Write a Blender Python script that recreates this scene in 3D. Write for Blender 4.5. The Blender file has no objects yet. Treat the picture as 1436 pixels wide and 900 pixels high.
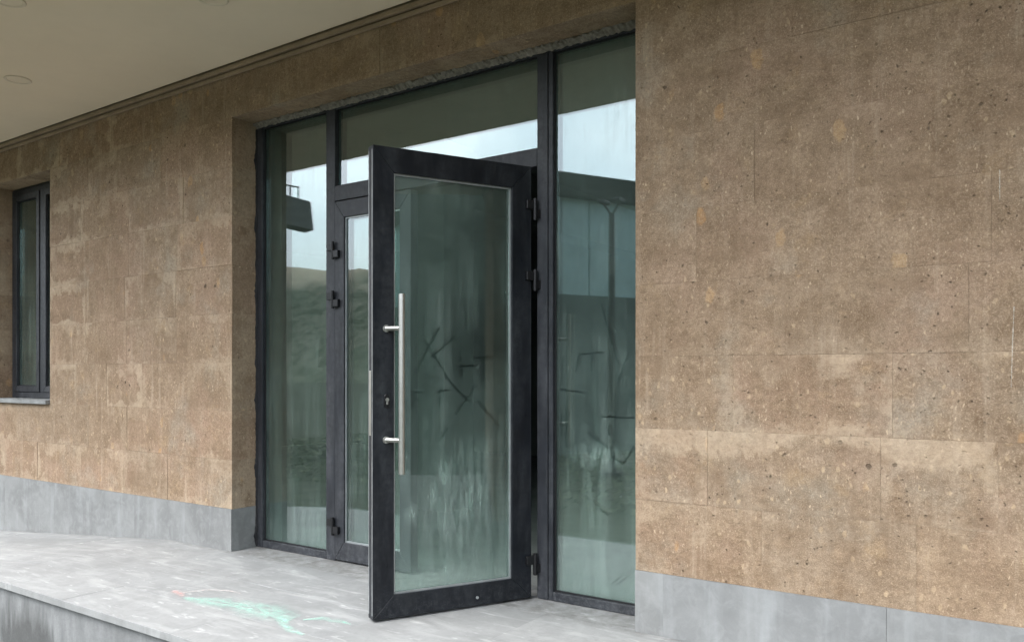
import bpy, bmesh, math, random
from mathutils import Vector, Matrix
rnd = random.Random(7)
S = bpy.context.scene
COL = S.collection
rad = math.radians

# ------------------------------------------------------------------ camera
# wall plane y = 0 (outside is -y), x runs along the wall, z = 0 is the terrace floor at the door
FPX, W0, H0, HORIZON = 1150.0, 1436.0, 900.0, 525.0
YAW = rad(34.8)
CAM = Vector((0.0, -3.319, 1.142))
FWD = Vector((-math.sin(YAW), math.cos(YAW), 0)); RIGHT = Vector((math.cos(YAW), math.sin(YAW), 0)); UP = Vector((0, 0, 1))
cd = bpy.data.cameras.new('camera'); cam = bpy.data.objects.new('camera', cd); COL.objects.link(cam)
cam.location = CAM; cam.rotation_euler = (rad(90), 0, YAW)
cd.sensor_width = 36.0; cd.lens = 36.0 * FPX / W0
cd.shift_y = (HORIZON - H0 / 2) / W0
cd.clip_start = 0.05; cd.clip_end = 2000
S.camera = cam

# ------------------------------------------------------------------ world and sun (overcast)
SUN_EL, SUN_ROT = rad(58), rad(205)
w = bpy.data.worlds.new('World'); S.world = w; w.use_nodes = True
wt = w.node_tree; wt.nodes.clear()
def wn(t, **k):
    n = wt.nodes.new(t)
    for a, b in k.items(): setattr(n, a, b)
    return n
sky = wn('ShaderNodeTexSky', sky_type='NISHITA', sun_disc=False, sun_elevation=SUN_EL, sun_rotation=SUN_ROT)
sky.dust_density = 4.0; sky.air_density = 1.0
hs = wn('ShaderNodeHueSaturation'); hs.inputs['Saturation'].default_value = 0.35
wt.links.new(sky.outputs[0], hs.inputs['Color'])
tc = wn('ShaderNodeTexCoord'); nz = wn('ShaderNodeTexNoise')
nz.inputs['Scale'].default_value = 2.6; nz.inputs['Detail'].default_value = 6; nz.inputs['Distortion'].default_value = 0.4
wt.links.new(tc.outputs['Generated'], nz.inputs['Vector'])
rp = wn('ShaderNodeValToRGB'); rp.color_ramp.elements[0].position = 0.36; rp.color_ramp.elements[1].position = 0.62
rp.color_ramp.elements[0].color = (2.3, 2.6, 2.85, 1); rp.color_ramp.elements[1].color = (4.1, 4.15, 4.2, 1)
wt.links.new(nz.outputs['Fac'], rp.inputs['Fac'])
mx = wn('ShaderNodeMix', data_type='RGBA', blend_type='MULTIPLY'); mx.inputs['Factor'].default_value = 1
wt.links.new(hs.outputs[0], mx.inputs['A']); wt.links.new(rp.outputs[0], mx.inputs['B'])
bg = wn('ShaderNodeBackground'); bg.inputs['Strength'].default_value = 0.15
wt.links.new(mx.outputs['Result'], bg.inputs['Color'])
wo = wn('ShaderNodeOutputWorld'); wt.links.new(bg.outputs[0], wo.inputs['Surface'])

sl = bpy.data.lights.new('sun', 'SUN'); sun = bpy.data.objects.new('sun', sl); COL.objects.link(sun)
sl.energy = 0.5; sl.angle = rad(40); sl.color = (1.0, 0.97, 0.92)
sd = Vector((math.sin(SUN_ROT) * math.cos(SUN_EL), math.cos(SUN_ROT) * math.cos(SUN_EL), math.sin(SUN_EL)))
sun.rotation_euler = (-sd).to_track_quat('-Z', 'Y').to_euler(); sun.location = (0, -20, 30)

vs = S.view_settings; vs.view_transform = 'Standard'; vs.look = 'None'; vs.gamma = 1; vs.use_curve_mapping = False
vs.exposure = 0.36

# ------------------------------------------------------------------ pixel helpers
def ray(px, py): return FWD + RIGHT * ((px - W0 / 2) / FPX) + UP * ((HORIZON - py) / FPX)
def px_plane(px, py, p, n):
    d = ray(px, py); t = (Vector(p) - CAM).dot(n) / d.dot(n); return CAM + d * t
def px_floor(px, py, z=0.0): return px_plane(px, py, (0, 0, z), UP)
GY = 0.193                                             # front of the glazed screen
def px_mirror(px, py, Z):                              # a point seen reflected in the glazing, at depth Z along the view axis
    p = CAM + ray(px, py) * Z; return Vector((p.x, 2 * GY - p.y, p.z))

# ------------------------------------------------------------------ materials
class NT:
    def __init__(s, name):
        s.m = bpy.data.materials.new(name); s.m.use_nodes = True; s.t = s.m.node_tree; s.t.nodes.clear()
        s.out = s.t.nodes.new('ShaderNodeOutputMaterial')
    def set(s, sock, v):
        if v is None: return
        if hasattr(v, 'is_output'): s.t.links.new(v, sock)
        elif isinstance(v, (tuple, list)):
            n = len(sock.default_value); v = tuple(v)
            sock.default_value = (v + (1.0,))[:n] if len(v) < n else v[:n]
        else: sock.default_value = v
    def n(s, t, ins=None, **k):
        nd = s.t.nodes.new(t)
        for a, b in k.items(): setattr(nd, a, b)
        for a, b in (ins or {}).items(): s.set(nd.inputs[a], b)
        return nd
    def math(s, op, a, b=None, c=None, clamp=False):
        nd = s.n('ShaderNodeMath', operation=op); nd.use_clamp = clamp
        s.set(nd.inputs[0], a); s.set(nd.inputs[1], b); s.set(nd.inputs[2], c); return nd.outputs[0]
    def vec(s, op, a, b=None):
        nd = s.n('ShaderNodeVectorMath', operation=op); s.set(nd.inputs[0], a); s.set(nd.inputs[1], b)
        return nd.outputs['Value'] if op in ('LENGTH', 'DOT_PRODUCT', 'DISTANCE') else nd.outputs[0]
    def scale(s, a, f):
        nd = s.n('ShaderNodeVectorMath', operation='SCALE'); s.set(nd.inputs[0], a); s.set(nd.inputs['Scale'], f); return nd.outputs[0]
    def mix(s, f, a, b, mode='MIX'):
        nd = s.n('ShaderNodeMix', data_type='RGBA', blend_type=mode)
        s.set(nd.inputs['Factor'], f); s.set(nd.inputs['A'], a); s.set(nd.inputs['B'], b); return nd.outputs['Result']
    def noise(s, v, scale, detail=4, rough=.55, dist=0): 
        return s.n('ShaderNodeTexNoise', {'Vector': v, 'Scale': scale, 'Detail': detail, 'Roughness': rough, 'Distortion': dist}).outputs['Fac']
    def vor(s, v, scale, rnd_=1.0):
        nd = s.n('ShaderNodeTexVoronoi', {'Vector': v, 'Scale': scale, 'Randomness': rnd_}); return nd.outputs['Distance'], nd.outputs['Color']
    def rng(s, v, a, b, c=0., d=1., smooth=False):
        nd = s.n('ShaderNodeMapRange', {'Value': v, 'From Min': a, 'From Max': b, 'To Min': c, 'To Max': d})
        if smooth: nd.interpolation_type = 'SMOOTHSTEP'
        return nd.outputs['Result']
    def pos(s): return s.n('ShaderNodeNewGeometry').outputs['Position']
    def objc(s): return s.n('ShaderNodeTexCoord').outputs['Object']
    def rand(s): return s.n('ShaderNodeObjectInfo').outputs['Random']
    def sep(s, v): return s.n('ShaderNodeSeparateXYZ', {'Vector': v}).outputs
    def comb(s, x=0., y=0., z=0.): return s.n('ShaderNodeCombineXYZ', {'X': x, 'Y': y, 'Z': z}).outputs[0]
    def bump(s, h, strength, dist): return s.n('ShaderNodeBump', {'Height': h, 'Strength': strength, 'Distance': dist}).outputs[0]
    def principled(s, col, rough=.8, normal=None, metal=0., spec=.4):
        nd = s.n('ShaderNodeBsdfPrincipled', {'Base Color': col, 'Roughness': rough, 'Metallic': metal, 'Specular IOR Level': spec})
        if normal is not None: s.set(nd.inputs['Normal'], normal)
        return nd.outputs[0]
    def done(s, sh): s.t.links.new(sh, s.out.inputs['Surface']); return s.m

ZP_, CH_ = .272, .3165
def mat_tuff():
    t = NT('tuff_stone'); P = t.pos(); R = t.rand()
    off = t.comb(t.math('MULTIPLY', R, 61.), t.math('MULTIPLY', R, 23.), t.math('MULTIPLY', R, 47.))
    V = t.vec('ADD', P, off)
    big = t.noise(V, 2.4, 4); mid = t.noise(V, 8., 6, .65); fine = t.noise(V, 55., 6, .75); gr = t.noise(V, 210., 3, .7)
    r2 = t.math('FRACT', t.math('MULTIPLY', R, 17.37)); r3 = t.math('FRACT', t.math('MULTIPLY', R, 91.7)); r4 = t.math('FRACT', t.math('MULTIPLY', R, 43.1))
    c = t.mix(t.rng(big, .34, .66), (.265, .198, .138), (.345, .270, .198))
    xyz = t.sep(P)
    kb = t.math('SUBTRACT', 1., t.math('MULTIPLY', t.math('MULTIPLY', t.rng(xyz[0], -1.75, -1.6), t.rng(xyz[2], 1.1, 1.5)), .8))   # closely matched blocks high up right of the door
    c = t.mix(t.math('MULTIPLY', t.math('MULTIPLY', t.math('GREATER_THAN', r2, .72), .38), kb), c, (.335, .225, .165))
    c = t.mix(t.math('MULTIPLY', t.math('MULTIPLY', t.math('LESS_THAN', r2, .30), .42), kb), c, (.285, .250, .200))
    c = t.mix(t.math('MULTIPLY', t.rng(r4, 0, 1, 0, .25), kb), c, (.19, .138, .09))
    c = t.mix(t.rng(mid, .38, .64, 0, .85), c, (.185, .132, .086))
    c = t.mix(t.rng(t.noise(t.vec('ADD', V, (5, 5, 1)), 17., 5, .7), .52, .72, 0, .6), c, (.40, .31, .215))
    # world-wide soft patches that ignore the joints: pinkish, grey-green, ochre
    c = t.mix(t.rng(t.noise(P, 1.5, 5, .6), .50, .66, 0, .42), c, (.375, .262, .205))
    c = t.mix(t.rng(t.noise(t.vec('ADD', P, (9, 4, 2)), 2.6, 5, .6), .55, .70, 0, .55), c, (.31, .30, .255))
    c = t.mix(t.rng(t.noise(t.vec('ADD', P, (3, 8, 7)), 5., 5, .65), .58, .72, 0, .45), c, (.40, .285, .155))
    # rounded inclusions
    nv = t.n('ShaderNodeTexNoise', {'Vector': V, 'Scale': 24., 'Detail': 4}).outputs['Color']
    dv = t.vec('ADD', V, t.scale(nv, .035))
    st = t.n('ShaderNodeMapping', {'Vector': dv, 'Rotation': (0, .5, 0), 'Scale': (1.3, 1, .75)}).outputs[0]
    d, cc = t.vor(st, 8.5); cs = t.sep(cc)
    m1 = t.math('MULTIPLY', t.math('GREATER_THAN', cs[0], .80), t.rng(t.math('SUBTRACT', d, t.math('MULTIPLY', cs[1], .32)), .03, -.05))
    c = t.mix(t.math('MULTIPLY', m1, t.rng(cs[1], 0, 1, .25, .85)), c, t.mix(cs[2], (.43, .25, .11), (.44, .35, .23)))
    d, cc = t.vor(st, 30.); cs = t.sep(cc)
    m2 = t.math('MULTIPLY', t.math('GREATER_THAN', cs[0], .62), t.rng(t.math('SUBTRACT', d, t.math('MULTIPLY', cs[1], .33)), .06, -.08))
    c = t.mix(t.math('MULTIPLY', m2, t.rng(cs[2], 0, 1, .25, .8)), c, t.mix(t.math('GREATER_THAN', cs[2], .40), (.165, .112, .075), (.50, .395, .265)))
    d, cc = t.vor(t.n('ShaderNodeMapping', {'Vector': dv, 'Rotation': (0, .7, 0), 'Scale': (1.5, 1, .7)}).outputs[0], 75.); cs = t.sep(cc)
    m3 = t.math('MULTIPLY', t.math('MULTIPLY', t.math('GREATER_THAN', cs[0], .62), t.rng(t.noise(P, 4., 3), .38, .62, .25, 1.)), t.rng(t.math('SUBTRACT', d, t.math('MULTIPLY', cs[1], .40)), .06, -.08))
    c = t.mix(t.math('MULTIPLY', m3, t.rng(cs[2], 0, 1, .15, .9)), c, (.60, .49, .36))
    c = t.mix(t.rng(fine, .40, .64, 0, .75), c, t.mix(.65, c, (.11, .075, .048)))
    c = t.mix(t.rng(gr, .48, .72, 0, .5), c, (.52, .43, .33))
    # pits of uneven size
    d, cc = t.vor(dv, 19.); cs = t.sep(cc)
    pit = t.math('MULTIPLY', t.math('GREATER_THAN', cs[0], .86), t.rng(t.math('SUBTRACT', d, t.math('MULTIPLY', t.math('POWER', cs[1], 2.), .21)), .012, -.035))
    d, cc = t.vor(dv, 70.); cs = t.sep(cc)
    pit2 = t.math('MULTIPLY', t.math('GREATER_THAN', cs[0], .945), t.rng(d, .34, .18))
    pits = t.math('MULTIPLY', t.math('MAXIMUM', pit, t.math('MULTIPLY', pit2, .8)), t.rng(t.noise(P, 3., 4, .6), .36, .60, .15, 1.))
    c = t.mix(t.math('MULTIPLY', pits, .85), c, (.055, .042, .032))
    # mortar slurry and pale dust along block edges, washed down in patches
    uv = t.n('ShaderNodeUVMap', uv_map='local').outputs[0]; hf = t.n('ShaderNodeUVMap', uv_map='half').outputs[0]
    u = t.sep(uv); h = t.sep(hf)
    ex = t.math('SUBTRACT', h[0], t.math('ABSOLUTE', u[0])); eb = t.math('ADD', h[1], u[1]); et = t.math('SUBTRACT', h[1], u[1])
    wob = t.math('ADD', t.math('MULTIPLY', t.noise(P, 4.2, 6, .65, .4), .45), t.math('MULTIPLY', t.noise(V, 6., 5, .6), .55))
    wide = t.rng(wob, .42, .62, -.015, .12)
    e = t.math('MINIMUM', t.math('MINIMUM', t.math('MULTIPLY', ex, 1.2), t.math('MULTIPLY', eb, 1.5)), t.math('MULTIPLY', et, .7))
    pale = t.rng(t.math('SUBTRACT', e, wide), .014, -.022)
    px = t.sep(P)
    leftside = t.rng(px[0], -4.6, -4.4, 1., .75)
    pale = t.math('MULTIPLY', pale, t.rng(t.noise(P, 1.3, 4), .40, .58, .05, 1.))
    pale = t.math('MULTIPLY', pale, t.math('MULTIPLY', leftside, t.rng(r3, 0, 1, .25, 1.)))
    pale = t.math('MULTIPLY', pale, t.rng(fine, .3, .6, 1., .55))
    c = t.mix(t.math('MULTIPLY', t.math('MULTIPLY', pale, kb), .72), c, (.50, .425, .325))
    bnd = t.noise(t.vec('MULTIPLY', t.vec('ADD', P, t.scale(nv, .02)), (1.7, 1.7, 4.6)), 1., 7, .68, .25)
    rside = t.rng(px[0], -4.4, -4.2, .3, 1.)
    c = t.mix(t.math('MULTIPLY', t.math('MULTIPLY', t.math('MULTIPLY', t.rng(bnd, .54, .66, 0, .46), t.rng(fine, .34, .58, 1., .35)), rside), kb), c, (.46, .375, .275))
    c = t.mix(t.rng(bnd, .46, .36, 0, .4), c, (.19, .135, .09))
    # mineral wash run down from two bed joints right of the door, with a wavy lower edge
    onr = t.rng(px[0], -1.75, -1.62)
    for zc, th, am in ((ZP_ + 2 * CH_, .34, .62), (ZP_ + 3 * CH_, .50, .55), (ZP_ + CH_, .58, .35)):
        dz = t.math('SUBTRACT', zc, px[2]); wv = t.rng(t.noise(t.vec('ADD', t.vec('MULTIPLY', P, (3.2, 3.2, 1.2)), (zc * 9, 0, 0)), 1., 6, .6, .3), th, th + .22, -.025, .115)
        m = t.math('MULTIPLY', t.math('GREATER_THAN', dz, 0.), t.rng(t.math('SUBTRACT', dz, wv), .010, -.014))
        c = t.mix(t.math('MULTIPLY', t.math('MULTIPLY', m, onr), t.math('MULTIPLY', t.rng(fine, .34, .60, 1., .5), am)), c, (.49, .405, .305))
    stk = t.noise(t.vec('MULTIPLY', P, (20., 20., 1.3)), 1., 5, .65)
    c = t.mix(t.math('MULTIPLY', t.rng(stk, .54, .72, 0, .50), t.math('MULTIPLY', leftside, t.rng(t.noise(P, 2., 3), .4, .6, .2, 1.))), c, (.47, .40, .315))
    dk = t.noise(t.vec('MULTIPLY', V, (13., 13., 1.6)), 1., 4, .6)
    c = t.mix(t.rng(dk, .55, .75, 0, .40), c, (.18, .13, .088))
    c = t.mix(1., c, (1.05, .975, .90), 'MULTIPLY')
    hgt = t.math('SUBTRACT', t.math('ADD', t.math('MULTIPLY', fine, .9), t.math('MULTIPLY', gr, .4)), t.math('MULTIPLY', pits, 2.2))
    hgt = t.math('ADD', hgt, t.math('MULTIPLY', mid, 1.2))
    return t.done(t.principled(c, .92, t.bump(hgt, .8, .006), spec=.2))

def mat_basalt(name, c1, c2, c3, streak=False, rough=.7, bumpd=.002):
    t = NT(name); P = t.pos(); R = t.rand()
    V = t.vec('ADD', P, t.comb(t.math('MULTIPLY', R, 31.), t.math('MULTIPLY', R, 17.), t.math('MULTIPLY', R, 53.)))
    a = t.noise(V, 3.2, 6, .6, .5); b = t.noise(V, 16., 5, .65, .8); f = t.noise(V, 120., 4, .7)
    c = t.mix(t.rng(a, .34, .66), c1, c2)
    c = t.mix(t.rng(b, .46, .72, 0, .6), c, c3)
    c = t.mix(t.rng(f, .45, .75, 0, .3), c, t.mix(.5, c, (.12, .13, .13)))
    c = t.mix(t.rng(R, 0, 1, .0, .22), c, t.mix(.6, c, (.2, .21, .22)))
    if streak:
        s1 = t.noise(t.n('ShaderNodeMapping', {'Vector': P, 'Rotation': (0, 0, -.5), 'Scale': (3.0, 13., 1)}).outputs[0], 1., 5, .6, .6)
        c = t.mix(t.rng(s1, .50, .68, 0, .5), c, (.40, .40, .39))
        s2 = t.noise(t.n('ShaderNodeMapping', {'Vector': P, 'Rotation': (0, 0, -.9), 'Scale': (7., 26., 1), 'Location': (3, 1, 0)}).outputs[0], 1., 4, .6, .4)
        c = t.mix(t.rng(s2, .60, .74, 0, .75), c, (.52, .52, .51))
        s3 = t.noise(P, 1.8, 4, .6); c = t.mix(t.rng(s3, .5, .7, 0, .5), c, (.19, .192, .188))
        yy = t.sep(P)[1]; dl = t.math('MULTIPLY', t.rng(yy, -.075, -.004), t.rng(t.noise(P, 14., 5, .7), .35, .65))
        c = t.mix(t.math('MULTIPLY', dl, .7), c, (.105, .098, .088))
    else:
        s1 = t.noise(t.vec('MULTIPLY', P, (9., 9., 1.2)), 1., 4, .6)
        c = t.mix(t.rng(s1, .52, .74, 0, .3), c, (.42, .44, .44))
    h = t.math('ADD', t.math('MULTIPLY', f, .5), b)
    return t.done(t.principled(c, rough, t.bump(h, .35, bumpd), spec=.35))

def mat_simple(name, col, rough=.6, metal=0., nscale=8., amt=.25, bump=.0, dust=None, spec=.4):
    t = NT(name); P = t.objc(); a = t.noise(P, nscale, 5, .65); f = t.noise(P, nscale * 9, 3, .6)
    dark = tuple(x * (1 - amt) for x in col); light = tuple(min(1, x * (1 + amt)) for x in col)
    c = t.mix(t.rng(a, .3, .7), dark, light)
    r = t.rng(f, .3, .7, max(rough - .1, .03), min(1, rough + .1))
    if dust:
        d1 = t.noise(t.vec('MULTIPLY', P, (7., 7., 1.6)), 1., 5, .7); d2 = t.noise(P, 30., 4, .7)
        k = t.math('MULTIPLY', t.rng(d1, .42, .72), t.rng(d2, .35, .65, .25, 1.))
        zz = t.sep(t.pos())[2]
        k = t.math('MAXIMUM', k, t.math('MULTIPLY', t.rng(zz, .22, .0, 0, 1.5), t.math('MULTIPLY', t.rng(d2, .40, .66), t.rng(t.noise(P, 130., 3, .7), .38, .62))))
        sc = t.rng(t.noise(t.vec('MULTIPLY', P, (60., 60., 14.)), 1., 4, .75), .64, .74, 0, .5); k = t.math('MAXIMUM', k, sc)
        c = t.mix(t.math('MULTIPLY', k, dust[1], clamp=True), c, dust[0]); r = t.math('ADD', r, t.math('MULTIPLY', k, .3), clamp=True)
    nrm = t.bump(t.math('ADD', a, t.math('MULTIPLY', f, .4)), .4, bump) if bump else None
    return t.done(t.principled(c, r, nrm, metal, spec))

def mat_glass(name, segs=(), tint=(.80, .90, .86), dirt=1.0, z0=0.1, lowk=.45, smear=None, refl=.2):
    t = NT(name); O = t.objc(); o = t.sep(O)
    st = t.noise(t.vec('MULTIPLY', O, (16., 16., 1.1)), 1., 5, .65, .3)
    bl = t.noise(O, 3.0, 5, .6, .4); sp = t.noise(O, 42., 3, .6); film = t.noise(O, 1.1, 3)
    d = t.math('ADD', t.rng(film, .3, .7, .015, .045), t.math('MULTIPLY', t.rng(st, .48, .75), t.rng(bl, .4, .66, .0, .10)))
    low = t.rng(o[2], z0 + 1.05, z0, 0, lowk)
    d = t.math('ADD', d, t.math('MULTIPLY', low, t.math('ADD', .004, t.math('MULTIPLY', t.rng(st, .42, .72), .085))))
    foot = t.rng(o[2], z0 + .20, z0, 0, lowk)
    d = t.math('ADD', d, t.math('MULTIPLY', foot, t.rng(t.noise(t.vec('MULTIPLY', O, (9., 9., 6.)), 1., 6, .75), .3, .8, .04, .15)))
    dd, cc = t.vor(t.vec('MULTIPLY', O, (1., 1., .6)), 24.); cs = t.sep(cc)
    spl = t.math('MULTIPLY', t.math('GREATER_THAN', cs[0], .90), t.rng(dd, .16, .06)); 
    d = t.math('ADD', d, t.math('MULTIPLY', spl, t.rng(sp, .4, .6, 0, .16)))
    if smear:                                            # hand smears of white dust: (x, z, radius x, radius z, amount)
        for (sx, sz, rx, rz, am) in smear:
            q = t.vec('LENGTH', t.vec('MULTIPLY', t.vec('SUBTRACT', O, (sx, 0, sz)), (1 / rx, 0, 1 / rz)))
            k = t.math('MULTIPLY', t.rng(q, 1., .15), t.rng(t.noise(t.vec('MULTIPLY', O, (34., 34., 6.)), 1., 5, .75, .5), .42, .74))
            d = t.math('ADD', d, t.math('MULTIPLY', k, am))
    if segs:
        acc = None; wv = t.vec('ADD', O, t.scale(t.vec('SUBTRACT', t.n('ShaderNodeTexNoise', {'Vector': O, 'Scale': 30., 'Detail': 2}).outputs['Color'], (.5, .5, .5)), .012))
        for (ax, az, bx, bz) in segs:
            ba = Vector((bx - ax, 0, bz - az)); L2 = max(ba.length_squared, 1e-6)
            pa = t.vec('MULTIPLY', t.vec('SUBTRACT', wv, (ax, 0, az)), (1, 0, 1))
            hh = t.math('DIVIDE', t.vec('DOT_PRODUCT', pa, tuple(ba)), L2, clamp=True)
            dist = t.vec('LENGTH', t.vec('SUBTRACT', pa, t.scale(tuple(ba), hh)))
            acc = dist if acc is None else t.math('MINIMUM', acc, dist)
        wipe = t.rng(acc, .0020, .0064, .12, 1.)
        d = t.math('MULTIPLY', d, wipe)
    d = t.math('MULTIPLY', d, dirt, clamp=True)
    fr = t.math('ADD', refl, t.math('MULTIPLY', t.math('POWER', t.n('ShaderNodeLayerWeight', {'Blend': .5}).outputs['Facing'], 5.), 1. - refl), clamp=True)
    tr = t.n('ShaderNodeBsdfTransparent', {'Color': tint}).outputs[0]
    gl = t.n('ShaderNodeBsdfGlossy', {'Color': (.90, .98, 1.0), 'Roughness': .012}).outputs[0]
    g = t.n('ShaderNodeMixShader', {0: fr, 1: tr, 2: gl}).outputs[0]
    df = t.n('ShaderNodeBsdfDiffuse', {'Color': (.40, .50, .45)}).outputs[0]
    return t.done(t.n('ShaderNodeMixShader', {0: d, 1: g, 2: df}).outputs[0])

def mat_alpha(name, col, lo, hi, sc=40., anis=(1, 1, 1)):   # a ragged paint or chalk mark
    t = NT(name); P = t.pos(); a = t.noise(t.vec('MULTIPLY', P, anis), sc, 5, .7)
    uv = t.sep(t.n('ShaderNodeUVMap', uv_map='across').outputs[0])
    edge = t.rng(t.math('ABSOLUTE', uv[0]), 1., .0, smooth=True)
    k = t.math('MULTIPLY', t.math('MULTIPLY', t.rng(a, lo, hi), edge), .8)
    sh = t.principled(col, .8)
    return t.done(t.n('ShaderNodeMixShader', {0: k, 1: t.n('ShaderNodeBsdfTransparent').outputs[0], 2: sh}).outputs[0])

def mat_ground():
    t = NT('ground_dirt'); P = t.pos(); a = t.noise(P, .5, 5, .6); b = t.noise(P, 6., 5, .7)
    c = t.mix(t.rng(a, .35, .65), (.042, .050, .030), (.075, .078, .055)); c = t.mix(t.rng(b, .45, .7, 0, .5), c, (.045, .045, .04))
    return t.done(t.principled(c, 1.0, t.bump(b, .6, .02), spec=.05))

def mat_hill():
    t = NT('hill_soil'); P = t.pos(); a = t.noise(P, .03, 5, .6); b = t.noise(P, .3, 5, .7)
    c = t.mix(t.rng(a, .38, .62), (.12, .13, .09), (.22, .20, .155)); c = t.mix(t.rng(b, .46, .60, 0, .85), c, (.05, .062, .036)); zz = t.math('ADD', t.sep(P)[2], t.math('MULTIPLY', t.noise(P, .12, 5, .7), 14.))
    c = t.mix(t.rng(zz, 31., 37., 0, .85), c, (.40, .335, .25))
    return t.done(t.principled(c, 1.0, spec=.05))

M = {}
M['tuff'] = mat_tuff()
M['plinth'] = mat_basalt('plinth_basalt', (.17, .17, .164), (.24, .242, .234), (.28, .282, .273))
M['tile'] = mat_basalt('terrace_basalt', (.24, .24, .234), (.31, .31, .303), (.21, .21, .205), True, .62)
M['fascia'] = mat_basalt('fascia_render', (.20, .205, .205), (.33, .335, .33), (.10, .10, .10), False, .85, .004)
M['soffit'] = mat_simple('soffit_paint', (.84, .715, .56), .85, 0, 1.2, .04)
M['trim'] = mat_simple('trim_brown', (.30, .225, .155), .7, 0, 6, .2)
M['dark'] = mat_simple('door_aluminium', (.007, .0085, .012), .36, 0, 5, .35, 0, ((.13, .14, .145), .28), .3)
M['frame'] = mat_simple('frame_aluminium', (.020, .0215, .026), .42, 0, 5, .35, 0, ((.17, .175, .18), .40), .35)
M['edge'] = mat_simple('bare_edge', (.35, .36, .36), .5, .6, 9, .3)
M['bead'] = mat_simple('spacer_aluminium', (.40, .42, .42), .45, .6, 9, .2)
M['gasket'] = mat_simple('black_rubber', (.010, .010, .011), .7, 0, 9, .2)
M['hinge'] = mat_simple('black_hinge', (.008, .008, .009), .4, 0, 9, .3)
M['steel'] = mat_simple('brushed_steel', (.56, .55, .52), .36, .95, 30, .10)
M['concrete'] = mat_simple('inner_plaster', (.17, .175, .165), .9, 0, 2, .15, .004)
M['infloor'] = mat_simple('inner_screed', (.20, .20, .19), .9, 0, 3, .2, .003)
M['mortar'] = mat_simple('rough_mortar', (.21, .19, .165), .95, 0, 40, .4, .004)
M['ground'] = mat_ground(); M['hill'] = mat_hill()

# ------------------------------------------------------------------ mesh helpers
def obj(name, me, mat=None, parent=None, loc=None):
    o = bpy.data.objects.new(name, me); COL.objects.link(o)
    if mat is not None and not me.materials: me.materials.append(mat)
    if parent is not None: o.parent = parent
    if loc is not None: o.location = loc
    return o
def tag(o, label=None, cat=None, group=None, kind=None):
    if label: o['label'] = label
    if cat: o['category'] = cat
    if group: o['group'] = group
    if kind: o['kind'] = kind
    return o
def thing(name, label, cat, loc=(0, 0, 0), rz=0., group=None):
    e = bpy.data.objects.new(name, None); COL.objects.link(e); e.location = loc; e.rotation_euler = (0, 0, rz); e.empty_display_size = .1
    return tag(e, label, cat, group)
def setting(name, loc=(0, 0, 0)):
    e = bpy.data.objects.new(name, None); COL.objects.link(e); e.location = loc; e['kind'] = 'structure'; return e
def bm_mesh(bm, name, smooth=False):
    bmesh.ops.recalc_face_normals(bm, faces=bm.faces)
    me = bpy.data.meshes.new(name); bm.to_mesh(me); bm.free()
    if smooth:
        for p in me.polygons: p.use_smooth = True
    return me
def bm_box(bm, x0, x1, y0, y1, z0, z1, bev=0.):
    r = bmesh.ops.create_cube(bm, size=1.0)
    for v in r['verts']:
        v.co = Vector((x0 if v.co.x < 0 else x1, y0 if v.co.y < 0 else y1, z0 if v.co.z < 0 else z1))
    if bev:
        es = list({e for v in r['verts'] for e in v.link_edges})
        bmesh.ops.bevel(bm, geom=es, offset=bev, segments=1, affect='EDGES')
def box(name, x0, x1, y0, y1, z0, z1, mat, parent=None, bev=0.):
    bm = bmesh.new(); bm_box(bm, x0, x1, y0, y1, z0, z1, bev); return obj(name, bm_mesh(bm, name), mat, parent)
def bm_cyl(bm, a, b, r, seg=20, r2=None, bev=0.):
    a, b = Vector(a), Vector(b); d = b - a; q = d.to_track_quat('Z', 'Y').to_matrix().to_4x4()
    res = bmesh.ops.create_cone(bm, cap_ends=True, segments=seg, radius1=r, radius2=r if r2 is None else r2, depth=d.length, matrix=Matrix.Translation((a + b) / 2) @ q)
    if bev:
        es = [e for e in {e for v in res['verts'] for e in v.link_edges} if any(len(f.verts) > 4 for f in e.link_faces)]
        bmesh.ops.bevel(bm, geom=es, offset=bev, segments=2, affect='EDGES')
def smooth_by_angle(me, ang=40):
    for p in me.polygons: p.use_smooth = True
    try: me.set_sharp_from_angle(angle=rad(ang))
    except Exception: pass
def cyl(name, a, b, r, mat, parent=None, seg=20, r2=None, bev=0.):
    bm = bmesh.new(); bm_cyl(bm, a, b, r, seg, r2, bev); me = bm_mesh(bm, name); smooth_by_angle(me); return obj(name, me, mat, parent)
def prism(name, pts, y0, y1, mat, parent=None, bev=0.):     # pts (x, z) outline extruded in y
    bm = bmesh.new()
    a = [bm.verts.new((x, y0, z)) for x, z in pts]; b = [bm.verts.new((x, y1, z)) for x, z in pts]
    n = len(pts); bm.faces.new(a); bm.faces.new(b[::-1])
    for i in range(n): bm.faces.new((a[i], b[i], b[(i + 1) % n], a[(i + 1) % n]))
    if bev: bmesh.ops.bevel(bm, geom=list(bm.edges), offset=bev, segments=1, affect='EDGES')
    return obj(name, bm_mesh(bm, name), mat, parent)
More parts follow.
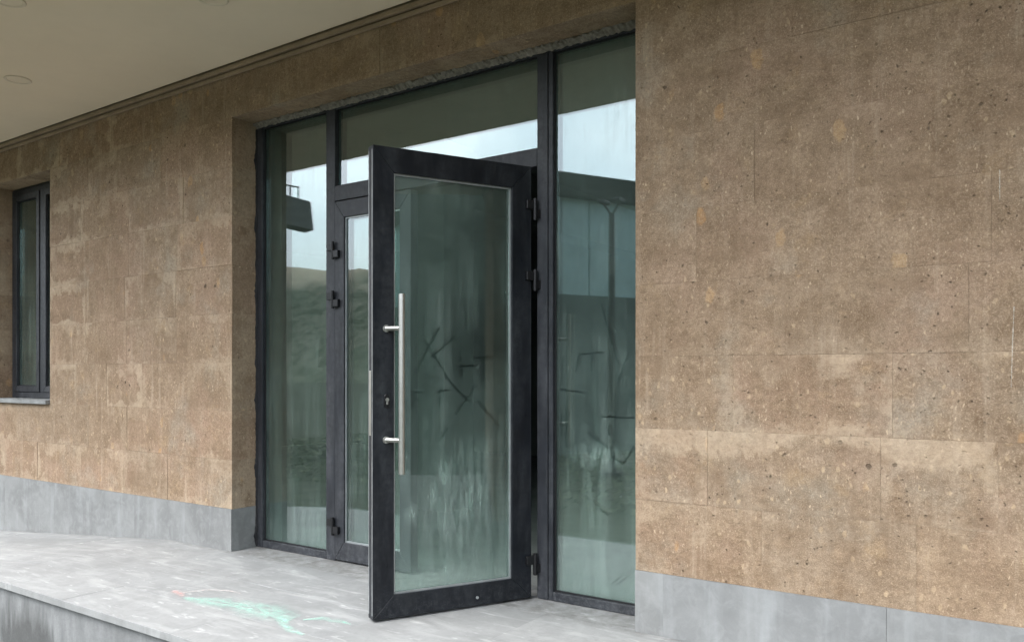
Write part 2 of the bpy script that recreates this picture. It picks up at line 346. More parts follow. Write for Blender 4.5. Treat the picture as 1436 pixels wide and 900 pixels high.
def mitred_frame(x0, x1, z0, z1, wl, wr, wb, wt_, y0, y1, mat, parent, names=('stile', 'rail'), bev=.0015, g=.0005):
    i0, i1, j0, j1 = x0 + wl, x1 - wr, z0 + wb, z1 - wt_
    prism(names[0], [(x0, z0 + g), (i0, j0 + g), (i0, j1 - g), (x0, z1 - g)], y0, y1, mat, parent, bev)
    prism(names[0], [(x1, z0 + g), (x1, z1 - g), (i1, j1 - g), (i1, j0 + g)], y0, y1, mat, parent, bev)
    prism(names[1], [(x0 + g, z0), (x1 - g, z0), (i1 - g, j0), (i0 + g, j0)], y0, y1, mat, parent, bev)
    prism(names[1], [(x0 + g, z1), (i0 + g, j1), (i1 - g, j1), (x1 - g, z1)], y0, y1, mat, parent, bev)
    return i0, i1, j0, j1

def stone(name, x0, x1, z0, z1, y0, y1, mat, parent, cham=None, jit=.0008):
    """ashlar block: chamfered face towards -y, full depth; local metres and half sizes kept as UVs"""
    g = .0002; cham = cham or rnd.uniform(.0007, .0017)
    x0 += g; x1 -= g; z0 += g; z1 -= g
    cx, cz = (x0 + x1) / 2, (z0 + z1) / 2; hx, hz = (x1 - x0) / 2, (z1 - z0) / 2
    j = lambda s=jit: rnd.uniform(-s, s)
    yf = y0 + j(.0014); c = cham
    V = []
    for sx, sz in ((-1, -1), (1, -1), (1, 1), (-1, 1)): V.append((sx * (hx - c) + j(.0005), yf + j(.0007), sz * (hz - c) + j(.0005)))
    for sx, sz in ((-1, -1), (1, -1), (1, 1), (-1, 1)): V.append((sx * hx, yf + c, sz * hz))
    for sx, sz in ((-1, -1), (1, -1), (1, 1), (-1, 1)): V.append((sx * hx, y1, sz * hz))
    F = [(0, 1, 2, 3)]
    for i in range(4):
        k = (i + 1) % 4; F.append((i, 4 + i, 4 + k, k)); F.append((4 + i, 8 + i, 8 + k, 4 + k))
    F.append((11, 10, 9, 8))
    me = bpy.data.meshes.new(name); me.from_pydata(V, [], F)
    u1 = me.uv_layers.new(name='local'); u2 = me.uv_layers.new(name='half')
    for l in me.loops:
        v = V[l.vertex_index]; u1.data[l.index].uv = (v[0], v[2]); u2.data[l.index].uv = (hx, hz)
    me.update()
    return obj(name, me, mat, parent, (cx, 0, cz))

# ------------------------------------------------------------------ the ground and what lies across from the entrance
GZ = -0.46
def grid_obj(name, xs, ys, zf, mat):
    V = [(x, y, zf(x, y)) for y in ys for x in xs]; n = len(xs)
    F = [(j * n + i, j * n + i + 1, (j + 1) * n + i + 1, (j + 1) * n + i) for j in range(len(ys) - 1) for i in range(n - 1)]
    me = bpy.data.meshes.new(name); me.from_pydata(V, [], F); me.update(); return obj(name, me, mat)
xs = [-900, -300, -120, -60, -30, -20, -10, 0, 10, 20, 40, 100, 300, 900]
g = grid_obj('ground', xs, [-900, -300, -100, -40, -20, -10, -1.19, 8, 100, 900], lambda x, y: GZ, M['ground']); tag(g, kind='structure')
hx_ = [-420 + i * 14 for i in range(61)]; hy_ = [-330 + j * 14 for j in range(17)]
def hillz(x, y):
    t = max(0, min(1, (-y - 106) / 60.)); t = t * t * (3 - 2 * t)
    return GZ - .4 + t * (31 + 3.2 * math.sin(x * .021 + 1) + 2 * math.sin(x * .053) + 1.6 * math.sin(x * .13 + y * .05) + rnd.uniform(-1.1, 1.1) + 0.10 * (-y - 106) * .3)
h = grid_obj('hills', hx_, hy_, hillz, M['hill']); tag(h, kind='structure')
for p in h.data.polygons: p.use_smooth = True

# grass verge
def mat_grass():
    t = NT('grass_blades'); R = t.noise(t.pos(), 3., 4); c = t.mix(t.rng(R, .35, .65), (.08, .115, .05), (.14, .16, .08)); return t.done(t.principled(c, .8))
V, F = [], []
for i in range(60000):
    x = rnd.uniform(-16, 10); y = rnd.uniform(-22., -4.6); hgt = rnd.uniform(.02, .06); a = rnd.uniform(0, 6.28); wd = rnd.uniform(.012, .03)
    lx, ly = rnd.uniform(-.1, .1), rnd.uniform(-.1, .1); k = len(V)
    V += [(x - wd * math.cos(a), y - wd * math.sin(a), GZ), (x + wd * math.cos(a), y + wd * math.sin(a), GZ), (x + lx, y + ly, GZ + hgt)]; F.append((k, k + 1, k + 2))
me = bpy.data.meshes.new('grass'); me.from_pydata(V, [], F); gr = obj('grass', me, mat_grass())
tag(gr, 'rough green grass growing on the verge facing the entrance', 'grass', kind='stuff')

# flat-roofed pavilion seen reflected in the fixed pane beside the open door
def mat_teal(): return mat_simple('teal_panel', (.50, .66, .645), .6, 0, 3, .12)
pa = px_mirror(772, 237, 16.0); pb = px_mirror(892, 253, 16.95)
dirv = (pb - pa); dirv.z = 0; dirv.normalize(); ztop = pa.z
zfas = px_mirror(779, 270, 16.0).z; zsill = px_mirror(830, 412, 16.3).z
pav = thing('flat_roof_pavilion', 'dark flat roofed pavilion with teal panels mirrored in the pane beside the open door', 'building', (pa.x, pa.y, GZ), math.atan2(dirv.y, dirv.x))
x0, x1 = -1.5, 6.0
box('roof_slab', x0 - .2, x1 + .2, -5.2, .0, zfas - GZ, ztop - GZ, mat_simple('pavilion_fascia', (.035, .034, .030), .8, 0, 2, .2), pav, .02)
mt = mat_teal(); md = mat_simple('pavilion_base_render', (.05, .06, .055), .9, 0, 1.5, .3)
box('base_wall', x0, x1, -5., -.20, 0, zsill - GZ, mat_simple('pavilion_base_paint', (.17, .205, .185), .9, 0, 1.5, .35), pav)
k = 0; xx = x0
while xx < x1 - .1:
    box('wall_panel', xx + .012, min(xx + 1.25, x1) - .012, -4.9, -.22, zsill - GZ + .004, zfas - GZ - .004, mt, pav, .004); xx += 1.25
# lamp mast with two heads in front of it
mp = px_mirror(855, 300, 13.0)
mast = thing('lamp_mast', 'slim dark lamp mast with twin heads mirrored beside the open door', 'lamp post', (mp.x, mp.y, GZ))
mm = mat_simple('mast_paint', (.03, .032, .033), .6, 0, 5, .2); H = px_mirror(855, 298, 13.0).z - GZ
cyl('pole', (0, 0, 0), (0, 0, H), .075, mm, mast, 14, .045); cyl('base_plate', (0, 0, 0), (0, 0, .06), .2, mm, mast, 14)
for sx in (-1, 1):
    cyl('bracket_arm', (0, 0, H - .05), (sx * .14, 0, H + .16), .018, mm, mast, 8)
    box('lamp_head', sx * .14 - .05, sx * .14 + .05, -.12, .12, H + .16, H + .22, mm, mast, .01)
nb = thing('added_side_block', 'added grey green rendered block that darkens the reflection in the open door glass', 'building', (5.2, 0, GZ))  # unseen block, added to keep bright sky out of the open leaf's reflection
mn = mat_simple('side_block_render', (.085, .105, .088), .9, 0, 1.2, .25, .004)
box('wall', 0, 7, -4.5, 7.5, 0, 9.6, mn, nb, .01); box('parapet', -.12, 7.12, -4.62, 7.62, 9.603, 9.9, md, nb, .01)
for wy in (-3.2, -.9, 1.4, 3.7):
    for wz in (1.3, 4.4, 7.2):
        wf = box('window_frame', -.03, -.002, wy, wy + 1.1, wz, wz + 1.4, md, nb, .004)
        box('window_glass', -.034, -.031, wy + .07, wy + 1.03, wz + .07, wz + 1.33, M['hinge'], wf)
# hoarding board mirrored in the narrow left pane
q0 = px_mirror(382, 268, 20); q1 = px_mirror(433, 276, 20.6); qb = px_mirror(436, 322, 20.6)
dv = (q1 - q0); dv.z = 0; L = dv.length
hb = thing('raised_hoarding', 'grey raised hoarding on a post, mirrored in the narrow left pane', 'hoarding', (q0.x, q0.y, GZ), math.atan2(dv.y, dv.x))
zt, zb = q0.z - GZ, qb.z - GZ
mb = mat_simple('hoarding_grey', (.16, .15, .135), .8, 0, 1.5, .15)
prism('board', [(0, zb + .1), (L + .08, zb), (L, zt - .12), (0, zt)], -.5, 0, mb, hb, .01)
cyl('post', (.18, -.25, 0), (.18, -.25, zb + .15), .14, mm, hb, 14)
for i in range(4): cyl('rail_post', (.08 + i * L * .22, -.2, zt - .08), (.08 + i * L * .22, -.2, zt + .26), .018, mm, hb, 8)
cyl('guard_rail', (.05, -.2, zt + .26), (.1 + L * .66, -.2, zt + .24), .02, mm, hb, 8)

# ------------------------------------------------------------------ building: stone facade
ZP = .272; CH = .3165
ZC = [ZP + CH * i for i in range(9)] + [3.122]      # eight courses up to the lintel, then the lintel course
OX0, OX1, OZ = -4.51, -1.636, ZC[8]                  # entrance opening
WX0, WX1, WZ0, WZ1 = -7.95, -6.864, ZC[2], ZC[8]     # window opening
LX, RX, DEP = -10.6, 2.6, .20
fac = thing('stone_facade', 'brown tuff stone block wall with grey basalt plinth around the glazed entrance', 'wall')
def run(a, b, seed, lo=.38, hi=.68):
    r = random.Random(seed); xs = [a]; 
    while b - xs[-1] > hi + lo: xs.append(xs[-1] + r.uniform(lo, hi))
    rest = b - xs[-1]
    if rest > hi: xs.append(xs[-1] + rest * r.uniform(.42, .58))
    xs.append(b); return xs
# joints read off the photograph for the wall right of the door
RJ = {0: [-1.07, -.50, -.02], 1: [-1.30, -.62, -.24], 2: [-1.19, -.58, -.05], 3: [-1.02, -.33], 4: [-1.35, -.80, -.26], 5: [-1.1, -.45], 6: [-1.28, -.75, -.12], 7: [-.95, -.4], 8: [-1.3, -.55, 0.0]}
for i in range(9):
    z0, z1 = ZC[i], ZC[i + 1]
    segs = []
    if i < 8: segs.append([OX1] + RJ[i] + run(RJ[i][-1] + .52, RX, 50 + i))
    if i == 8:
        segs.append(run(LX, -4.9, 80, .55, .95)[:-1] + [-4.86, -4.05, -3.2, -2.36, -1.45] + RJ[8][1:] + run(.5, RX, 88))
    else:
        if 2 <= i < 8:
            segs.append(run(LX, WX0, 10 + i)); segs.append(run(WX1, OX0, 30 + i))
        else: segs.append(run(LX, OX0, 20 + i))
    for xs in segs:
        for a, b in zip(xs[:-1], xs[1:]): stone('stone_block', a, b, z0, z1, 0, DEP, M['tuff'], fac, (rnd.uniform(.0002, .0005) if i > 3 else rnd.uniform(.0004, .0011)) if a > -1.7 else None)
# basalt plinth slabs, a little proud
def pl(xs):
    for a, b in zip(xs[:-1], xs[1:]): stone('plinth_slab', a, b, -.75, ZP, -.006, DEP, M['plinth'], fac, rnd.uniform(.0006, .001))
pl(run(LX, -5.63, 5, .7, 1.1) + [OX0]); pl([OX1, -1.50, -.60, .25, 1.1, 1.9, RX])
# wall core behind the blocks
def core(x0, x1, z0, z1): box('wall_core', x0, x1, DEP + .002, DEP + .20, z0, z1, M['concrete'], fac)
core(LX, WX0, -.75, 3.12); core(WX0, WX1, -.75, WZ0); core(WX1, OX0, -.75, 3.12); core(OX1, RX, -.75, 3.12)
core(OX0, OX1, OZ, 3.12); core(WX0, WX1, WZ1, 3.12)
# rough mortar strip above the glazed frame
bm = bmesh.new(); n = 240; prev = None
for i in range(n + 1):
    x = OX0 + .004 + (OX1 - OX0 - .008) * i / n; r = rnd.uniform
    ring = [bm.verts.new((x, .163 + r(-.006, .010), OZ - .001)), bm.verts.new((x, .168 + r(-.008, .008), OZ - .012 + r(-.004, .005))),
            bm.verts.new((x, .180 + r(-.004, .004), OZ - .024 + r(-.006, .006))), bm.verts.new((x, .192, OZ - .030 + r(-.005, .004))), bm.verts.new((x, .1985, OZ - .001))]
    if prev:
        for k in range(4): bm.faces.new((prev[k], prev[k + 1], ring[k + 1], ring[k]))
    prev = ring
obj('mortar_bed', bm_mesh(bm, 'mortar_bed'), M['mortar'], fac)

# black sealant smeared down the corner of stone and frame
bm = bmesh.new(); prev = None; n = 160
for i in range(n + 1):
    z = .004 + (OZ - .04) * i / n; r = rnd.uniform; wq = .006 + max(0, math.sin(i * .37) * math.sin(i * .11 + 1)) * .012
    ring = [bm.verts.new((OX0 + .0004, GY - .004 - wq * r(.6, 1.3), z)), bm.verts.new((OX0 + .005 + r(0, .003), GY - .005 - wq * r(.1, .5), z)), bm.verts.new((OX0 + .009 + r(0, .004), GY - .001, z))]
    if prev:
        for k in range(2): bm.faces.new((prev[k], prev[k + 1], ring[k + 1], ring[k]))
    prev = ring
obj('sealant_bead', bm_mesh(bm, 'sealant_bead'), M['gasket'], fac)

# soffit and storey above
sof = setting('soffit')
box('ceiling_board', LX, RX, -1.62, -.036, 3.135, 3.20, M['soffit'], sof)
box('slab', LX, RX, -1.60, .40, 3.203, 3.46, M['soffit'], sof)
box('edge_trim', LX, RX, -.034, -.003, 3.098, 3.124, M['trim'], sof, .002)
box('edge_trim', LX, RX, -.018, -.003, 3.066, 3.090, M['trim'], sof, .002)
box('edge_trim', LX, RX, -.020, -.003, 3.132, 3.20, M['trim'], sof, .002)
box('shadow_channel', LX, RX, -.034, -.022, 3.15, 3.20, M['gasket'], sof)
up = thing('upper_storey', 'brown stone storey above the beige soffit, mirrored over the glazing', 'wall', (0, -1.6, 3.46))
box('storey_wall', LX, RX, 0, 2.0, .002, 3.2, mat_simple('upper_stone', (.30, .22, .15), .9, 0, 3, .2, .003), up)
def downlight(x, y, lab):
    d = thing('downlight', lab, 'downlight', (x, y, 3.135), 0, 'unlit downlights in the soffit')
    bm = bmesh.new(); n = 40
    prof = [(.082, -.0005), (.084, -.004), (.078, -.007), (.068, -.006), (.064, -.001)]
    rings = [[bm.verts.new((r * math.cos(6.2832 * i / n), r * math.sin(6.2832 * i / n), z)) for i in range(n)] for r, z in prof]
    for a, b in zip(rings[:-1], rings[1:]):
        for i in range(n): bm.faces.new((a[i], a[(i + 1) % n], b[(i + 1) % n], b[i]))
    obj('ring', bm_mesh(bm, 'ring', True), mat_ring, d)
    bm = bmesh.new(); bmesh.ops.create_circle(bm, cap_ends=True, segments=40, radius=.0645, matrix=Matrix.Translation((0, 0, -.002)))
    obj('diffuser', bm_mesh(bm, 'diffuser'), mat_diff, d)
mat_ring = mat_simple('downlight_ring', (.76, .65, .51), .5, 0, 9, .05); mat_diff = mat_simple('downlight_diffuser', (.82, .70, .55), .5, 0, 9, .05)
downlight(-5.91, -.672, 'round unlit downlight in the soffit over the wall left of the entrance')
downlight(-3.79, -.654, 'round unlit downlight in the soffit straight above the entrance doors')
downlight(-4.70, -1.26, 'round unlit downlight near the outer soffit edge above the entrance')

# interior room
room = setting('interior')
box('floor', LX + .2, RX, .405, 6.4, -.25, -.002, M['infloor'], room)
box('threshold_floor', OX0 + .001, OX1 - .001, .001, .404, -.25, -.003, M['infloor'], room)
box('back_wall', LX, RX, 6.4, 6.6, -.25, 3.1, M['concrete'], room)
box('side_wall', LX, LX + .2, .41, 6.39, -.0, 3.1, M['concrete'], room)
box('side_wall', -.35, -.15, .41, 6.39, 0, 3.1, M['concrete'], room)
box('room_ceiling', LX, RX, .41, 6.6, 3.101, 3.2, M['concrete'], room)
box('column', -4.75, -4.35, 1.95, 2.35, -.002, 3.1, M['concrete'], room)
box('beam', -4.69, -4.41, 2.36, 6.39, 2.6, 3.1, M['concrete'], room)
box('partition', -3.3, -.36, 3.6, 3.75, -.002, 3.1, M['concrete'], room)

# ------------------------------------------------------------------ terrace
ter = setting('terrace')
def drop(x): return -.082 * max(0., -5.2 - x)
def floor_tile(name, x0, x1, y0, y1, top, thick, mat, gap=.0004, cham=.0007):
    x0 += gap; x1 -= gap; y0 += gap; y1 -= gap; dz = rnd.uniform(-.0006, .0006)
    V = []
    for (a, b, c, d, z) in ((x0 + cham, x1 - cham, y0 + cham, y1 - cham, top + dz), (x0, x1, y0, y1, top + dz - cham), (x0, x1, y0, y1, top - thick)):
        for x, y in ((a, c), (b, c), (b, d), (a, d)): V.append((x, y, z + drop(x)))
    F = [(0, 1, 2, 3)]
    for k in (0, 4):
        for i in range(4): j = (i + 1) % 4; F.append((k + i, k + 4 + i, k + 4 + j, k + j))
    F.append((11, 10, 9, 8))
    me = bpy.data.meshes.new(name); me.from_pydata(V, [], F); me.update(); return obj(name, me, mat, ter)
def joints(seed, step):
    r = random.Random(seed); xs = [-5.2]; 
    while xs[-1] < RX: xs.append(xs[-1] + step)
    ys = [-5.2 - step * i for i in range(1, 20) if -5.2 - step * i > LX - step]
    return ys[::-1] + xs
EY = -1.212
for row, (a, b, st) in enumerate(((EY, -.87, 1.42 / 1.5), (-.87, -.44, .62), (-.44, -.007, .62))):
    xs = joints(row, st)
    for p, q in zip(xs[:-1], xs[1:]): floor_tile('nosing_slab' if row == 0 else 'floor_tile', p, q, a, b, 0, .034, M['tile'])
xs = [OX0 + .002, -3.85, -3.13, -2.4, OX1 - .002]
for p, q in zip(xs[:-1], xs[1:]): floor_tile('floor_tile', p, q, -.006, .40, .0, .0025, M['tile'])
V = []; xs = [LX, -5.2, RX]
for x in xs:
    for y, z in ((EY + .022, 0), (0.19, 0)): V.append((x, y, -.0355 + drop(x))); 
    for y in (EY + .022, .19): V.append((x, y, GZ - .3))
F = []
for i in range(2):
    a = i * 4; b = a + 4; F += [(a, b, b + 1, a + 1), (a, a + 2, b + 2, b), (a + 1, b + 1, b + 3, a + 3)]
F += [(0, 1, 3, 2), (8, 10, 11, 9)]
me = bpy.data.meshes.new('fascia_wall'); me.from_pydata(V, [], F); me.update()
def mat_fascia():
    t = NT('fascia_stained'); P = t.pos(); a = t.noise(P, 2.6, 5, .6, .4); b = t.noise(t.vec('MULTIPLY', P, (10., 10., 2.)), 1., 5, .65); f = t.noise(P, 60., 4, .7)
    c = t.mix(t.rng(b, .35, .68), (.17, .173, .172), (.26, .263, .26))
    q = t.vec('LENGTH', t.vec('MULTIPLY', t.vec('SUBTRACT', P, (-4.66, 0, -.33)), (1 / .34, 0, 1 / .24)))
    k = t.rng(t.math('ADD', q, t.math('MULTIPLY', t.math('SUBTRACT', b, .5), 1.5)), 1.1, .55)
    c = t.mix(t.math('MULTIPLY', k, .85), c, (.075, .075, .072)); c = t.mix(t.rng(a, .52, .7, 0, .55), c, (.16, .162, .16))
    c = t.mix(t.rng(f, .45, .7, 0, .35), c, (.14, .14, .14))
    return t.done(t.principled(c, .9, t.bump(f, .5, .003), spec=.2))
obj('fascia_wall', me, mat_fascia(), ter)

# spray paint marks on the terrace floor
def ribbon(name, pts, mat, zoff, label, cat, group=None, plane=None):
    P = [px_floor(x, y) if plane is None else px_plane(x, y, plane[0], plane[1]) for x, y, *_ in pts]; Wd = [p[2] for p in pts]
    # subdivide
    Q, WW = [], []
    for i in range(len(P) - 1):
        for k in range(6): s = k / 6; Q.append(P[i].lerp(P[i + 1], s)); WW.append(Wd[i] * (1 - s) + Wd[i + 1] * s)
    Q.append(P[-1]); WW.append(Wd[-1])
    nrm = UP if plane is None else -plane[1]
    V, F, U = [], [], []
    for i, p in enumerate(Q):
        tdir = (Q[min(i + 1, len(Q) - 1)] - Q[max(i - 1, 0)]).normalized(); sd = tdir.cross(nrm).normalized()
        ww = WW[i] * rnd.uniform(.85, 1.15) * (1.7 if plane is None else 1.)
        for s in (-1, 0, 1): V.append(p + sd * s * ww + nrm * zoff); U.append((s, i))
    for i in range(len(Q) - 1):
        for s in (0, 1): F.append((i * 3 + s, i * 3 + s + 1, i * 3 + s + 4, i * 3 + s + 3))
    me = bpy.data.meshes.new(name); me.from_pydata(V, [], F); uv = me.uv_layers.new(name='across')
    for l in me.loops: uv.data[l.index].uv = U[l.vertex_index]
    me.update(); return tag(obj(name, me, mat), label, cat, group)
mint = mat_alpha('mint_spray', (.45, .78, .64), .36, .80, 13., (1, 2.4, 1)); pink = mat_alpha('pink_spray', (.78, .46, .42), .35, .80, 40.); wht = mat_alpha('pale_spray', (.78, .70, .66), .38, .75, 40.)
ribbon('paint_mark', [(258, 838, .01), (290, 842, .055), (340, 849, .075), (380, 859, .085), (408, 868, .05)], mint, .0022, 'broad mint green spray paint smear on the grey terrace floor', 'paint mark')
ribbon('paint_mark', [(400, 867, .03), (398, 876, .02), (410, 885, .02), (426, 890, .008)], mint, .003, 'thin curling mint green paint tail at the end of the broad smear', 'paint mark')
ribbon('paint_mark', [(425, 869, .008), (450, 867, .022), (475, 871, .02), (492, 875, .006)], mint, .0024, 'short thin mint green paint dash beside the open door', 'paint mark')
ribbon('paint_mark', [(243, 828, .012), (250, 831, .022), (257, 836, .012)], pink, .0026, 'small pink paint dab on the grey terrace floor', 'paint mark')
ribbon('paint_mark', [(258, 831, .008), (290, 827, .014), (318, 828, .014), (338, 832, .006)], wht, .0028, 'faint pale pink paint arc curving over the mint green smear', 'paint mark')
# chalk scratches on the stone
wp = (Vector((0, -.004, 0)), Vector((0, 1, 0)))
chalk = mat_alpha('chalk_white', (.62, .56, .46), .30, .60, 60.)
ribbon('chalk_line', [(1402, 238, .0022), (1402, 258, .003), (1402, 281, .002)], chalk, .0005, 'short white chalk stroke high on the stone wall right of the door', 'chalk mark', None, wp)
ribbon('chalk_line', [(1422, 430, .003), (1420, 480, .003), (1418, 543, .002)], chalk, .0005, 'long thin pale chalk line on the stone wall right of the door', 'chalk mark', None, wp)

# ------------------------------------------------------------------ glazed screen (fixed frame and panes)
scr = thing('glazed_screen', 'dark grey aluminium frame with fixed glass panes filling the stone opening', 'window wall', ((OX0 + OX1) / 2, GY, 0))
ox = scr.location.x
def sb(name, x0, x1, z0, z1, y0=0., y1=.07, mat='frame', bev=.002): return box(name, x0 - ox, x1 - ox, y0, y1, z0, z1, M[mat], scr, bev)
FX0, FX1 = OX0 + .006, OX1 - .004; ZT = OZ - .012
M1a, M1b, M2a, M2b = -3.843, -3.765, -2.285, -2.192
sb('jamb', FX0, FX0 + .05, .002, ZT); sb('jamb', FX1 - .05, FX1, .002, ZT)
sb('head', FX0 + .0505, FX1 - .0505, ZT - .022, ZT, .003, .07)
sb('mullion', M1a, M1b, .002, ZT - .0225); sb('mullion', M2a, M2b - .030, .002, ZT - .0225); sb('mullion', M2b - .026, M2b, .002, ZT - .0225, .002, .07)
sb('transom', M1b + .0005, M2a - .0005, 2.205, 2.297)
sb('bottom_rail', FX0 + .0505, M1a - .0005, .002, .045, .002); sb('bottom_rail', M2b + .0005, FX1 - .0505, .002, .045, .002)
sb('door_stop', M1b + .0005, M1b + .014, .004, 2.2045, .045, .069, 'gasket'); sb('door_stop', M2a - .014, M2a - .0005, .004, 2.2045, .045, .069, 'gasket')
def pane(name, x0, x1, z0, z1, mat, parent, offx, y0=.028, th=.024, bead=True):
    bw = .008
    bm = bmesh.new()
    for (a, b, c, d) in ((x0, x0 + bw, z0, z1), (x1 - bw, x1, z0, z1), (x0 + bw, x1 - bw, z0, z0 + bw), (x0 + bw, x1 - bw, z1 - bw, z1)): bm_box(bm, a - offx, b - offx, y0 - .006, y0 - .001, c, d)
    obj('glazing_bead', bm_mesh(bm, 'glazing_bead'), M['gasket'], parent)
    return box(name, x0 + .001 - offx, x1 - .001 - offx, y0, y0 + th, z0 + .001, z1 - .001, mat, parent)
# finger-drawn strokes in the dust of the right pane (pixel pairs on the pane's plane)
gp = (Vector((0, GY + .028, 0)), Vector((0, 1, 0)))
def to_pane(seg):
    a = px_plane(seg[0], seg[1], *gp); b = px_plane(seg[2], seg[3], *gp); return (a.x - ox, a.z, b.x - ox, b.z)
RS = [(784, 546, 816, 550), (788, 580, 788, 612), (794, 576, 794, 626), (844, 584, 888, 586), (854, 596, 854, 610), (824, 606, 852, 628), (858, 640, 874, 650), (874, 650, 888, 626),
      (832, 702, 852, 722), (844, 430, 868, 512), (812, 496, 844, 494), (830, 496, 830, 520), (812, 496, 808, 520), (884, 488, 868, 532), (858, 818, 872, 806), (864, 820, 880, 808), (790, 500, 786, 540)]
gl_fix = mat_glass('glass_fixed', dirt=1.2, z0=.05, refl=.125)
gl_right = mat_glass('glass_right', [to_pane(s) for s in RS], dirt=2.1, z0=.05, lowk=.3, refl=.125, smear=[(-1.94 - ox, .74, .2, .08, .25), (-1.75 - ox, 2.35, .25, .3, .05)])
pane('glass_pane', FX0 + .05, M1a, .045, ZT - .022, gl_fix, scr, ox)
pane('glass_pane', M1b, M2a, 2.297, ZT - .022, gl_fix, scr, ox)
pane('glass_pane', M2b, FX1 - .05, .045, ZT - .022, gl_right, scr, ox)

# ------------------------------------------------------------------ door leaves
LT, LB = 2.198, .012
def leaf(e, x0, x1, wl, wr, wb, wt_, mat, glass):
    i = mitred_frame(x0, x1, LB, LT, wl, wr, wb, wt_, 0, .062, mat, e)
    bm = bmesh.new(); b = .009
    for (a, c, d, f) in ((i[0], i[0] + b, i[2], i[3]), (i[1] - b, i[1], i[2], i[3]), (i[0] + b, i[1] - b, i[2], i[2] + b), (i[0] + b, i[1] - b, i[3] - b, i[3])): bm_box(bm, a, c, .012, .019, d, f)
    obj('glazing_bead', bm_mesh(bm, 'glazing_bead'), M['bead'], e)
    box('glass_pane', i[0] + .001, i[1] - .001, .020, .044, i[2] + .001, i[3] - .001, glass, e)
    return i
def hinge(e, x, z, y=-.012, flip=1):
    hg = cyl('hinge', (x, y, z - .055), (x, y, z + .055), .011, M['hinge'], e, 14, None, .002)
    for s, dz in ((-1, .022), (1, -.022)):
        box('hinge_leaf', x + min(0, s * .05), x + max(0, s * .05), y - .006, .0, z + dz - .022, z + dz + .022, M['hinge'], hg, .002)
    return hg
# closed narrow leaf
XC = -3.139
cl = thing('closed_door_leaf', 'narrow closed dark aluminium door leaf behind the open one', 'door', (M1b + .004, GY - .004, 0))
leaf(cl, 0, XC - .003 - (M1b + .004), .078, .085, .11, .10, M['frame'], gl_fix)
for z in (.215, 1.60, 1.90): hinge(cl, -.004, z, -.016)
# open leaf
HX, HY, TH = -2.300, GY - .03, rad(63.6)
op = thing('open_door_leaf', 'wide dark aluminium glass door standing open with a long steel pull bar', 'door', (HX, HY, 0), TH)
Lw = .842
c_, s_ = math.cos(TH), math.sin(TH)
lp = (Vector((HX, HY, 0)) + Vector((-s_, c_, 0)) * .02, Vector((-s_, c_, 0)))
def to_leaf(seg):
    r = []
    for x, y in ((seg[0], seg[1]), (seg[2], seg[3])):
        p = px_plane(x, y, *lp) - Vector((HX, HY, 0)); r += [p.x * c_ + p.y * s_, p.z]
    return tuple(r)
LS = [(580, 528, 616, 460), (596, 476, 632, 536), (668, 502, 690, 500), (678, 500, 678, 532), (646, 500, 648, 528), (646, 514, 668, 512), (624, 528, 660, 564), (672, 564, 700, 596), (580, 550, 592, 550),
      (580, 561, 592, 560), (580, 548, 580, 572), (598, 604, 598, 616), (616, 618, 628, 600), (606, 500, 640, 470), (616, 548, 616, 570), (616, 548, 630, 547), (640, 580, 668, 540)]
sm = []
for (x, y, rx, ry, am) in ((604, 690, 14, 26, .30), (625, 668, 16, 30, .22), (666, 690, 24, 34, .20), (640, 720, 75, 95, .20), (650, 640, 50, 40, .10), (576, 720, 10, 20, .25), (620, 800, 60, 22, .12)):
    a = to_leaf((x, y, x + rx, y - ry)); sm.append((a[0], a[1], abs(a[2] - a[0]), abs(a[3] - a[1]), am))
gl_open = mat_glass('glass_open_leaf', [to_leaf(s) for s in LS], dirt=2.1, z0=.12, lowk=.6, refl=.05, smear=sm)
li = leaf(op, -Lw, 0, .103, .112, .105, .118, M['dark'], gl_open)
box('edge_strip', -Lw - .0012, -Lw - .0002, .004, .012, LB + .02, LT - .02, M['edge'], op)
box('edge_strip', -Lw - .0012, -Lw - .0002, .050, .056, LB + .02, LT - .02, M['edge'], op)
box('lock_plate', -Lw - .0028, -Lw - .0014, .020, .044, .86, 1.16, M['steel'], op, .0005)
for z in (.18, 1.62, 1.98): hinge(op, .014, z, -.014)
# pull bar
hb_ = Vector(); 
def lpt(px, py, yoff=0.):
    q = (Vector((HX, HY, 0)) + Vector((-s_, c_, 0)) * yoff, Vector((-s_, c_, 0))); p = px_plane(px, py, *q) - Vector((HX, HY, 0)); return p.x * c_ + p.y * s_, p.z
YB = -.072
bx, bt = lpt(563.5, 412, YB); _, bb = lpt(562.5, 665, YB); z1_ = lpt(563, 460, YB)[1]; z2_ = lpt(563, 617.5, YB)[1]
ph = cyl('pull_handle', (bx, YB, bb), (bx, YB, bt), .0155, M['steel'], op, 28, None, .002)
for z in (z1_, z2_):
    so = lpt(541, 540, 0)[0]; cyl('standoff', (so, -.004, z), (bx, YB, z), .0115, M['steel'], ph, 20); cyl('rose', (so, -.0003, z), (so, -.012, z), .0165, M['steel'], ph, 20, None, .002)
kx, kz = lpt(542, 562, 0)
ks = thing_part = None
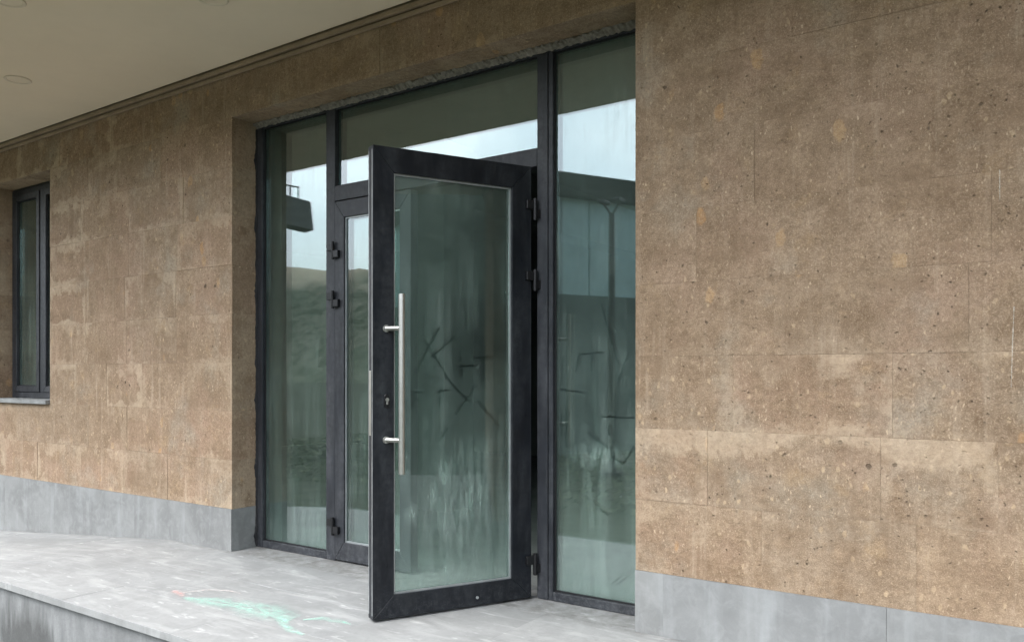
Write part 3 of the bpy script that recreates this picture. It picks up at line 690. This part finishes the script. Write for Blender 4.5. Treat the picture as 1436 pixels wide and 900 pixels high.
bm = bmesh.new(); n = 28; pts = [(.014 * math.cos(6.2832 * i / n), .014 * math.sin(6.2832 * i / n) + (.018 if math.sin(6.2832 * i / n) > 0 else -.018)) for i in range(n)]
lk = prism('lock_escutcheon', [(kx + a, kz + b) for a, b in pts], -.009, -.0003, M['hinge'], op, .0015)
cyl('lock_cylinder', (kx, -.0125, kz + .006), (kx, -.0085, kz + .006), .0085, M['steel'], lk, 18); box('lock_cylinder_tail', kx - .004, kx + .004, -.0125, -.0085, kz - .016, kz, M['steel'], lk, .001)
# small bolts and a peg on the bottom rail
cyl('floor_peg', (lpt(669, 842, 0)[0], -.006, .05), (lpt(669, 842, 0)[0], -.0002, .05), .007, M['bead'], op, 10)

# ------------------------------------------------------------------ window in the left wall
wn_ = thing('side_window', 'tall dark framed window with two sashes in the stone wall left of the entrance', 'window', ((WX0 + WX1) / 2, GY, WZ0))
wx = (WX1 - WX0) / 2; WH = WZ1 - WZ0; bz = .032
def wb_(name, x0, x1, z0, z1, y0, y1, mat, bev=.002): return box(name, x0, x1, y0, y1, z0, z1, M[mat], wn_, bev)
wb_('jamb', -wx + .003, -wx + .05, bz, WH - .012, 0, .07, 'frame'); wb_('jamb', wx - .05, wx - .003, bz, WH - .012, 0, .07, 'frame')
wb_('head', -wx + .0505, wx - .0505, WH - .06, WH - .012, 0, .07, 'frame'); wb_('bottom_rail', -wx + .0505, wx - .0505, bz, bz + .05, 0, .07, 'frame')
wb_('mullion', -.03, .03, bz + .0505, WH - .0605, 0, .07, 'frame')
gl_win = mat_glass('glass_window', dirt=1.3, z0=.05)
for a, b in ((-wx + .051, -.0305), (.0305, wx - .051)):
    i = mitred_frame(a + .003, b - .003, bz + .054, WH - .064, .05, .05, .05, .05, -.008, .05, M['frame'], wn_, ('sash_stile', 'sash_rail'))
    pane('glass_pane', i[0], i[1], i[2], i[3], gl_win, wn_, 0, .016)
sill = box('window_sill', -wx + .004, wx - .004, -GY - .035, -.002, -.004, .030, M['plinth'], wn_, .003)
